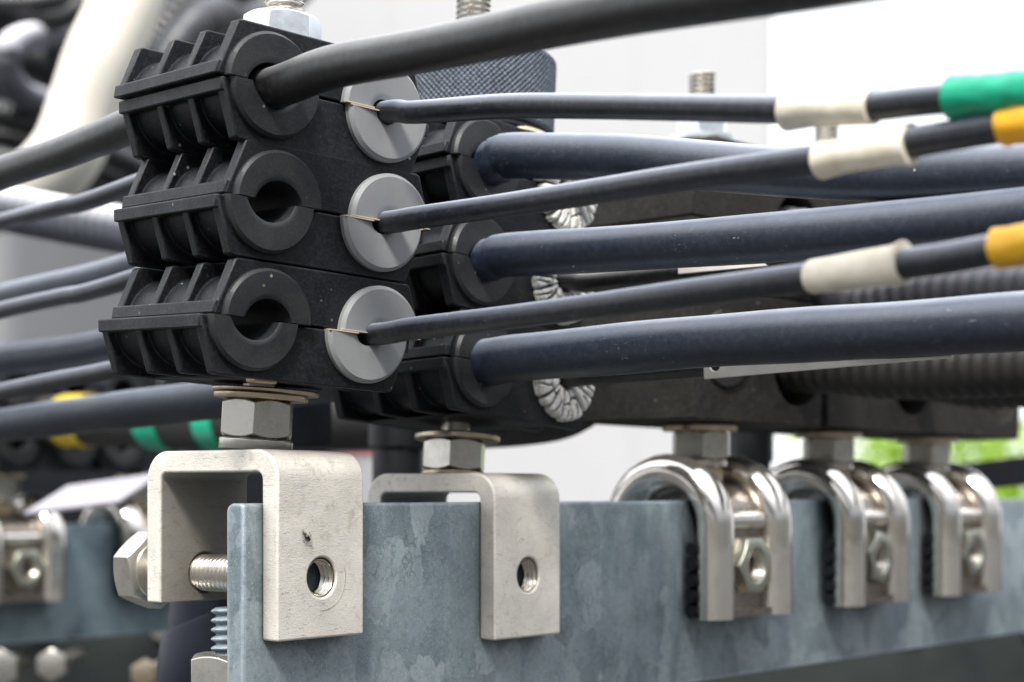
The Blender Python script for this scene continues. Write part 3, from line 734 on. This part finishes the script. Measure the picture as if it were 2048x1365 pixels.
# big brown cable running back to the left, wrapped with coloured tape
cb, p0, d = heavy('heavy dusty brown cable running to the left with yellow and green tape bands', 171.5, 42.0, 21.0, M['cable_dusty'], [], [(1100, 815), (740, 838), (430, 845), (200, 842), (0, 842), (-250, 845)], 0, None)
line = spline([p0, p0 + d * 42] + [at_plane(px, py, p0, d) for px, py in [(1100, 815), (740, 838), (430, 845), (200, 842), (0, 842), (-250, 845)]], 1.5)
def pxof(p): v = p - CAM; return 1024 + F_PX * v.dot(RIGHT) / v.dot(FWD)
for x0, x1, mt, nm in ((-30, 20, 'yellow2', 'yellow_tape'), (135, 188, 'yellow2', 'yellow_tape'), (306, 356, 'green', 'green_tape'), (425, 470, 'green', 'green_tape')):
    pp = [p for p in line if x0 <= pxof(p) <= x1]
    bm = bmesh.new(); tube(bm, pp, 11.0, 28, None, True, p0); obj(nm, bm, M[mt], cb)
free_cable('heavy_cable', 'pale ribbed cable behind the front stack at the left edge, lit from above', 'cable', None, M['cable_pale'],
           [at_depth(-1500, 150, 900), at_depth(-700, 290, 790), at_depth(-200, 375, 700), at_depth(0, 415, 670), at_depth(130, 440, 655), at_depth(300, 470, 640), at_depth(600, 520, 610), at_depth(900, 560, 570), Vector((210, 20, 76.8))], 18, 4.2)

# ------------------------------------------------------------------ rear row
GR = 'blurred clamp stacks on the rear bar'
for x, lab in ((208, 'blurred dark clamp stack on the rear bar at the left edge'), (262, 'blurred dark clamp stack on the rear bar behind the front bracket')):
    clamp_stack(lab, (x, 370, 12), (0, 0, -.05), (35.5, 12), (0, 0, .6, -.4), (5.9, 5.9), (5.9, 5.9), GR)
# white cover between the rows
bm = bmesh.new(); box(bm, -24, 24, -13, 13, -.8, .8)
a, b = at_depth(110, 1000, 660), at_depth(262, 978, 640)
wp = obj('cover_plate', bm, M['plate'], None, (a + b) / 2, (.42, -.10, math.atan2((b - a).y, (b - a).x)), bevel=.4)
tag(wp, 'blurred white plate lying behind the bracket at lower left', 'plate')

# posts between the rows
def post(label, px, f, r, ytop, ybot, mat, extra=None):
    p = at_depth(px, ybot, f); h = (ybot - ytop) / F_PX * f
    root = empty('support_post', p, label, 'post', 'black posts behind the front bar')
    bm = bmesh.new(); lathe(bm, [(r * .92, 0), (r, 1), (r, h - 1), (r * .92, h)], 32); obj('post_tube', bm, mat, root)
    bm = bmesh.new(); lathe(bm, [(r * 1.02, h * .62), (r * 1.16, h * .64), (r * 1.16, h * .93), (r * 1.02, h * .95)], 32); obj('collar', bm, M['hose'], root)
    return root
post('shiny black post behind the second bracket, beside the red stripe', 797, 560, 8.4, 800, 1060, M['hose'])
post('plain black post behind the nearest polished beam clamp', 1502, 640, 7.2, 845, 1060, M['dark'])
bm = bmesh.new(); nut(bm, 30, 16, 0, 'z', turn=.3)  # unidentified dark hexagonal shape, modelled as a plain black cap
tag(obj('black_hex_cap', bm, M['dark'], None, at_depth(560, 895, 520), bevel=1.2), 'black hexagonal cap just right of the bright nut under the front stack', 'hex_cap')

# navy tube with a collar beneath the first bracket
pA, pB = at_depth(437, 1150, 440), at_depth(395, 1460, 440)
root = empty('navy_conduit', pB, 'dark navy plastic conduit with a flared collar beneath the first bracket', 'conduit')
ax = (pA - pB); L = ax.length; root.rotation_euler = ax.to_track_quat('Z', 'Y').to_euler()
bm = bmesh.new(); lathe(bm, [(9.6, 0), (10.6, L * .4), (11.2, L * .88)], 40); obj('conduit_tube', bm, M['navy'], root)
bm = bmesh.new()
R_ = []
for r, w in ((11.5, 0), (11.8, .5), (12.2, 27.0), (12.0, 28.0), (11.0, 27.6), (10.8, 24)):
    R_.append([(r * math.cos(t * PI / 24), r * math.sin(t * PI / 24), w + r * .55 * math.cos(t * PI / 24 + 1.9) * (1 if w > 20 else 0)) for t in range(48)])
rings(bm, R_, True, False); obj('collar', bm, M['navy'], root)

# ------------------------------------------------------------------ hoses and pipe at the upper left
def px_path(L): return [at_depth(a, b, c * 1.5) for a, b, c in L]
pp = px_path([(285, -260, 650), (268, -60, 650), (240, 30, 645), (200, 120, 640), (168, 215, 640), (130, 310, 640), (50, 380, 645), (-100, 412, 650), (-300, 425, 655)])
free_cable('cream_pipe', 'broad cream plastic pipe curving down behind the black hoses at upper left', 'pipe', None, M['cream_pipe'], pp, 39, 0, 40, 4)
GL = 'black hoses looping at upper left'
free_cable('black_hose', 'black hose arching over the pipe, right of it beside the top nut', 'hose', GL, M['hose'], px_path([(720, -160, 980), (520, 40, 940), (430, 35, 860), (360, 90, 830), (310, 190, 820), (285, 330, 830), (280, 500, 850)]), 31.4, 5)
free_cable('black_hose', 'black hose just inside the outer loop, right of the cream pipe', 'hose', GL, M['hose'], px_path([(700, -260, 960), (480, -40, 960), (380, 20, 930), (320, 110, 930), (290, 260, 940), (280, 440, 950)]), 42.9, 5)
free_cable('black_hose', 'black hose crossing level at the very top left corner', 'hose', GL, M['hose'], px_path([(-260, 20, 780), (-60, 12, 790), (80, 8, 800), (170, -30, 820), (260, -120, 840)]), 20.2, 4)
free_cable('black_hose', 'black hose crossing level just under the topmost one', 'hose', GL, M['hose'], px_path([(-260, 70, 800), (-60, 55, 800), (60, 42, 800), (140, 25, 810), (240, -60, 830), (330, -200, 840)]), 18.2, 4)
free_cable('grey_hose', 'pale grey looped hose bending in a U at the left edge', 'hose', None, M['cable_pale'], px_path([(420, -10, 1010), (260, 50, 980), (150, 66, 900), (60, 76, 790), (18, 100, 760), (12, 140, 760), (40, 185, 770), (100, 212, 790), (180, 245, 810), (300, 300, 830), (460, 370, 860)]), 19.2, 0, 28)
free_cable('black_hose', 'black hose slanting down to the right beneath the grey loop', 'hose', GL, M['hose'], px_path([(-200, 190, 780), (-20, 225, 780), (100, 262, 790), (200, 300, 800), (330, 360, 820), (500, 430, 850)]), 20.2, 4)
free_cable('black_hose', 'black hose slanting lowest, close to the left cable of the top grommet', 'hose', GL, M['hose'], px_path([(-200, 235, 800), (-20, 268, 800), (90, 300, 810), (200, 345, 820), (330, 420, 840), (500, 520, 860)]), 16.2, 4)

for pts, dia, lab in (([(-260, 130, 860), (-60, 118, 860), (60, 120, 865), (120, 150, 870), (160, 215, 880)], 15, 'black hose passing through the grey U loop at the left edge'),
    ([(600, -200, 1000), (420, -40, 990), (330, 90, 985), (300, 240, 985), (300, 420, 985)], 30, 'broad black hose deepest in the bundle, behind the loops beside the pipe'),
    ([(-260, -40, 860), (-40, -30, 860), (120, -50, 860), (300, -140, 870)], 14, 'black hose just touching the top edge at the left corner'),
    ([(-200, 330, 830), (0, 320, 830), (150, 350, 840), (300, 410, 850), (450, 500, 860)], 9, 'black hose sagging just above the pale ribbed cable at left'),
    ([(-200, 160, 900), (0, 190, 900), (140, 300, 905), (300, 380, 910), (480, 420, 920)], 17, 'broad black hose in shadow beneath the grey U loop')):
    free_cable('black_hose', lab, 'hose', GL, M['hose'], px_path(pts), dia * 2.0, 5 if dia > 16 else 0)

# ------------------------------------------------------------------ backdrop equipment
def facing_box(name, x0, x1, y0, y1, f, depth, mat, label, cat, bevel=3, yaw=0.0):
    """a cabinet that stands square to the line of sight, measured from the photo"""
    a, b = at_depth(x0, y1, f), at_depth(x1, y0, f); c = (a + b) / 2
    w = (Vector((b.x, b.y, 0)) - Vector((a.x, a.y, 0))).length; h = b.z - a.z
    root = empty(name, (c.x, c.y, a.z), label, cat, None, (0, 0, PHI - PI / 2 + yaw))
    bm = bmesh.new(); box(bm, -w / 2, w / 2, 0, depth, 0, h); obj('cabinet_body', bm, mat, root, bevel=bevel)
    return root, w, h
cabn, w, h = facing_box('white_cabinet', -500, 1545, -900, 1700, 2000, 600, M['white'], 'tall blurred white cabinet filling the background', 'cabinet', 8)
for fx in (-.12, .12, .36):
    bm = bmesh.new(); box(bm, w * fx, w * fx + 7, -1.5, .5, 30, h - 30); obj('seam_strip', bm, M['white'], cabn, bevel=.5)
bm = bmesh.new(); a = at_depth(560, 905, 2000); box(bm, w * .072, w * .112, -4, -.8, a.z - cabn.location.z / S, a.z - cabn.location.z / S + 13); obj('red_stripe', bm, M['red'], cabn, bevel=.5)
eq, w, h = facing_box('dark_equipment_case', -420, 480, -500, 395, 1560, 200, M['dark'], 'dark blurred equipment case behind the hoses at upper left', 'case', 6)
bm = bmesh.new(); box(bm, -w / 2 + 20, w / 2 - 20, -3, 2, h - 60, h - 30); obj('case_handle', bm, M['hose'], eq, bevel=1)
facing_box('low_dark_case', -700, 655, 868, 1075, 960, 60, M['dark'], 'low black case behind the rear bar at lower left', 'case', 4)
lw, w, h = facing_box('lower_chassis_beam', -900, 3300, 1060, 1800, 900, 120, M['olive'], 'dark green-grey chassis beam running low behind both bars', 'beam', 4)
for k in range(16):
    bm = bmesh.new(); lathe(bm, [(7, -5), (7, -1), (5.5, 0)], 20, 'y', (-w / 2 + 60 + k * (w - 120) / 15, 0, h * .74)); obj('rivet', bm, M['zinc'], lw)
# black strut at the right edge
p, q = at_depth(1870, 962, 760), at_depth(2300, 915, 700)
root = empty('black_strut', p, 'black steel strut rising to the right edge beside the last beam clamp', 'strut'); d_ = q - p
root.rotation_euler = d_.to_track_quat('X', 'Z').to_euler()
bm = bmesh.new(); box(bm, 0, d_.length, -3, 3, -6, 6); obj('strut_bar', bm, M['dark'], root, bevel=.6)
# clutter below the rear bar at lower left
for px, py, f, r, mt, lab in ((292, 1345, 700, 5.2, 'brass', 'small pale round bolt head low at the left, beside the navy conduit'), (108, 1328, 720, 6.2, 'zinc', 'blurred brownish bolt head in the dark gap at lower left'), (5, 1335, 720, 7.5, 'zinc', 'blurred grey bolt head at the lower left corner')):
    p = at_depth(px, py, f); root = empty('bolt_end', p, lab, 'bolt', 'blurred bolt heads at lower left', (0, 0, PHI - PI / 2))
    bm = bmesh.new(); nut(bm, r * 1.9, 5, 0, 'y', (0, -5, 0)); obj('bolt_head', bm, M[mt], root, bevel=.4)
    bm = bmesh.new(); lathe(bm, [(r * .5, 0), (r * .5, 40)], 20, 'y'); obj('bolt_shank', bm, M['thread'], root)

# ------------------------------------------------------------------ shrub at lower right
def shrub(label, px, f, hw, ztop, n, seed):
    rnd = random.Random(seed); p = at_depth(px, HY, f); base = -1300
    root = empty('leafy_shrub', (p.x, p.y, base), label, 'shrub', 'green shrubs behind the clamps')
    bm = bmesh.new()
    for k in range(7):
        a = rnd.uniform(0, 6.28); q = Vector((math.cos(a) * hw * .55, math.sin(a) * hw * .5, (ztop - base) * rnd.uniform(.6, .9)))
        pts = spline([Vector((rnd.uniform(-30, 30), rnd.uniform(-30, 30), 0)), q * .5 + Vector((0, 0, 120)), q], 60)
        L = sum((u - v).length for u, v in zip(pts, pts[1:]))
        tube(bm, pts, 12, 8, lambda l, th, L=L: 14 * (1 - .75 * l / L) + 2)
    obj('stems', bm, M['bark'], root)
    bm = bmesh.new()
    clumps = [(Vector((rnd.uniform(-1, 1) * hw, rnd.uniform(-1, 1) * hw * .6, rnd.uniform(.25, 1) * (ztop - base))), rnd.uniform(60, 130)) for _ in range(60)]
    for i in range(n):
        c, r = rnd.choice(clumps)
        q = c + Vector((rnd.gauss(0, 1), rnd.gauss(0, 1), rnd.gauss(0, 1))) * r * .62
        s = rnd.uniform(16, 34)
        u = Vector((rnd.gauss(0, 1), rnd.gauss(0, 1), rnd.gauss(0, .6))).normalized(); v = u.cross(Vector((rnd.gauss(0, 1), rnd.gauss(0, 1), rnd.gauss(0, 1)))).normalized()
        vs = [bm.verts.new(q + u * s), bm.verts.new(q + v * s * .42 + u * s * .2), bm.verts.new(q - u * s), bm.verts.new(q - v * s * .42 + u * s * .2)]
        bm.faces.new(vs)
    obj('foliage', bm, M['leaf'], root)
shrub('bright green leafy shrub blurred far behind, seen beneath the clamps at right', 1930, 4200, 330, 230, 3600, 3)
shrub('lime green shrub beyond the right edge of the photo', 2330, 4600, 330, 260, 3000, 5)

# ------------------------------------------------------------------ tiny insect on the first bracket
ip = at_plane(612, 1074, Vector((5, -4.75, 0)), Vector((1, 0, 0)))
ins = empty('insect', ip, 'tiny black winged insect resting on the face of the first bracket', 'insect', None, (0, 0, 0))
def ell(bm, c, r, n=14, rot=0):
    R = []
    for j in range(1, 8):
        a = j / 8 * PI; w = -math.cos(a) * r[0]; q = math.sin(a)
        ring = []
        for i in range(n):
            t = 2 * PI * i / n; x, y, z = w, r[1] * q * math.cos(t), r[2] * q * math.sin(t)
            X, Z = x * math.cos(rot) - z * math.sin(rot), x * math.sin(rot) + z * math.cos(rot)
            ring.append((c[0] + X, c[1] + y, c[2] + Z))
        R.append(ring)
    rings(bm, R)
dg_ = math.radians(-48)
bm = bmesh.new(); ell(bm, (.10, -.45, -.12), (.50, .36, .36), rot=dg_); ell(bm, (.48, -.45, -.62), (.30, .28, .30), rot=dg_)
body = obj('insect_body', bm, M['insect'], ins)
bm = bmesh.new(); ell(bm, (-.62, -.40, .55), (.72, .27, .24), rot=dg_); obj('abdomen', bm, M['insect_brown'], ins)
for k, (dx, dz) in enumerate(((.14, .14), (-.05, -.02))):
    bm = bmesh.new(); ell(bm, (-.55 + dx, -.72 + k * .12, .78 + dz), (1.0, .03, .30), rot=dg_ + (.12 if k == 0 else -.15)); obj('wing', bm, M['wing'], ins)
for k, (a, b) in enumerate((((.3, -.2), (1.5, .35)), ((.35, -.35), (1.3, -.42)), ((.2, -.3), (.15, -1.5)), ((-.1, -.1), (-1.0, -.9)), ((0, -.2), (-.55, -1.2)), ((.25, .05), (.9, .9)))):
    mid = ((a[0] + b[0]) / 2, (a[1] + b[1]) / 2 + .12)
    bm = bmesh.new(); tube(bm, [Vector((a[0], -.4, a[1])), Vector((mid[0], -.55, mid[1])), Vector((b[0], .0, b[1]))], .045, 6); obj('leg', bm, M['insect'], ins)

# ------------------------------------------------------------------ ground
bm = bmesh.new(); v = [bm.verts.new(p) for p in ((-2e5, -2e5, 0), (2e5, -2e5, 0), (2e5, 2e5, 0), (-2e5, 2e5, 0))]; bm.faces.new(v)
tag(obj('ground', bm, M['asphalt'], None, (0, 0, -1300)), kind='structure')

# ------------------------------------------------------------------ light
sun_dir = Vector((-.56, -.31, .77)).normalized()
L_ = bpy.data.lights.new('sun', 'SUN'); L_.energy = 5.0; L_.angle = math.radians(12); L_.color = (1, .955, .88)
so = bpy.data.objects.new('sun', L_); col.objects.link(so); so.rotation_euler = sun_dir.to_track_quat('Z', 'Y').to_euler()
w = bpy.data.worlds.new('World'); sc.world = w; w.use_nodes = True
nt = w.node_tree; bg = nt.nodes['Background']
sky = nt.nodes.new('ShaderNodeTexSky'); sky.sky_type = 'NISHITA'; sky.sun_disc = False
sky.sun_elevation = math.asin(sun_dir.z); sky.sun_rotation = math.atan2(sun_dir.x, sun_dir.y)
sky.air_density = 1.0; sky.dust_density = 2.0
tc = nt.nodes.new('ShaderNodeTexCoord'); nz = nt.nodes.new('ShaderNodeTexNoise'); nz.inputs['Scale'].default_value = 2.2; nz.inputs['Detail'].default_value = 5
nt.links.new(tc.outputs['Generated'], nz.inputs['Vector'])
def vm(op, a, b=None):
    x = nt.nodes.new('ShaderNodeMath'); x.operation = op
    for k, v in enumerate((a, b)):
        if v is None: continue
        if hasattr(v, 'is_linked'): nt.links.new(v, x.inputs[k])
        else: x.inputs[k].default_value = v
    return x.outputs[0]
def mr(v, a, b, c, d):
    x = nt.nodes.new('ShaderNodeMapRange'); x.interpolation_type = 'SMOOTHSTEP'; nt.links.new(v, x.inputs[0])
    for k, q in enumerate((a, b, c, d)): x.inputs[k + 1].default_value = q
    return x.outputs[0]
xyz = nt.nodes.new('ShaderNodeSeparateXYZ'); nt.links.new(tc.outputs['Generated'], xyz.inputs[0])
dt = nt.nodes.new('ShaderNodeVectorMath'); dt.operation = 'DOT_PRODUCT'; nt.links.new(tc.outputs['Generated'], dt.inputs[0])
dt.inputs[1].default_value = (FWD - RIGHT * .55).normalized()
# bright cloud deck: brightest overhead and towards the left, dimmed behind the camera for contrast
side = mr(dt.outputs['Value'], -.75, .55, .34, 1.2)
zen = mr(xyz.outputs['Z'], .20, .9, 0, 1)
lum = vm('ADD', vm('MULTIPLY', side, vm('SUBTRACT', 1.0, zen)), vm('MULTIPLY', zen, 2.1))
# dark band low behind the camera, added to stripe the metal reflections
low = mr(xyz.outputs['Z'], .10, .24, .30, 1.0)
front = mr(dt.outputs['Value'], -.05, .30, 0, 1)
lum = vm('MULTIPLY', lum, vm('ADD', vm('MULTIPLY', front, vm('SUBTRACT', 1.0, low)), low))
lum = vm('MULTIPLY', lum, mr(nz.outputs['Fac'], .3, .65, .86, 1.08))
cl = nt.nodes.new('ShaderNodeVectorMath'); cl.operation = 'SCALE'; cl.inputs[0].default_value = (10.4, 10.55, 10.9); nt.links.new(lum, cl.inputs['Scale'])
mx = nt.nodes.new('ShaderNodeMix'); mx.data_type = 'RGBA'; mx.inputs[0].default_value = .86
nt.links.new(sky.outputs[0], mx.inputs[6]); nt.links.new(cl.outputs[0], mx.inputs[7]); nt.links.new(mx.outputs[2], bg.inputs['Color'])
bg.inputs['Strength'].default_value = .14

# ------------------------------------------------------------------ camera
cd = bpy.data.cameras.new('camera'); co = bpy.data.objects.new('camera', cd); col.objects.link(co)
cd.sensor_fit = 'HORIZONTAL'; cd.sensor_width = 36; cd.lens = F_PX / 2048 * 36
cd.shift_x = 0; cd.shift_y = (HY - 682.5) / 2048
co.location = CAM * S; co.rotation_euler = (PI / 2, 0, PHI - PI / 2)
cd.clip_start = .01; cd.clip_end = 1000
cd.dof.use_dof = True; cd.dof.focus_distance = .364; cd.dof.aperture_fstop = cd.lens / 4.0; cd.dof.aperture_blades = 9
sc.camera = co
sc.view_settings.view_transform = 'Standard'; sc.view_settings.look = 'None'; sc.view_settings.exposure = 0; sc.view_settings.gamma = 1
sc.cycles.use_denoising = True
sc.cycles.max_bounces = 6
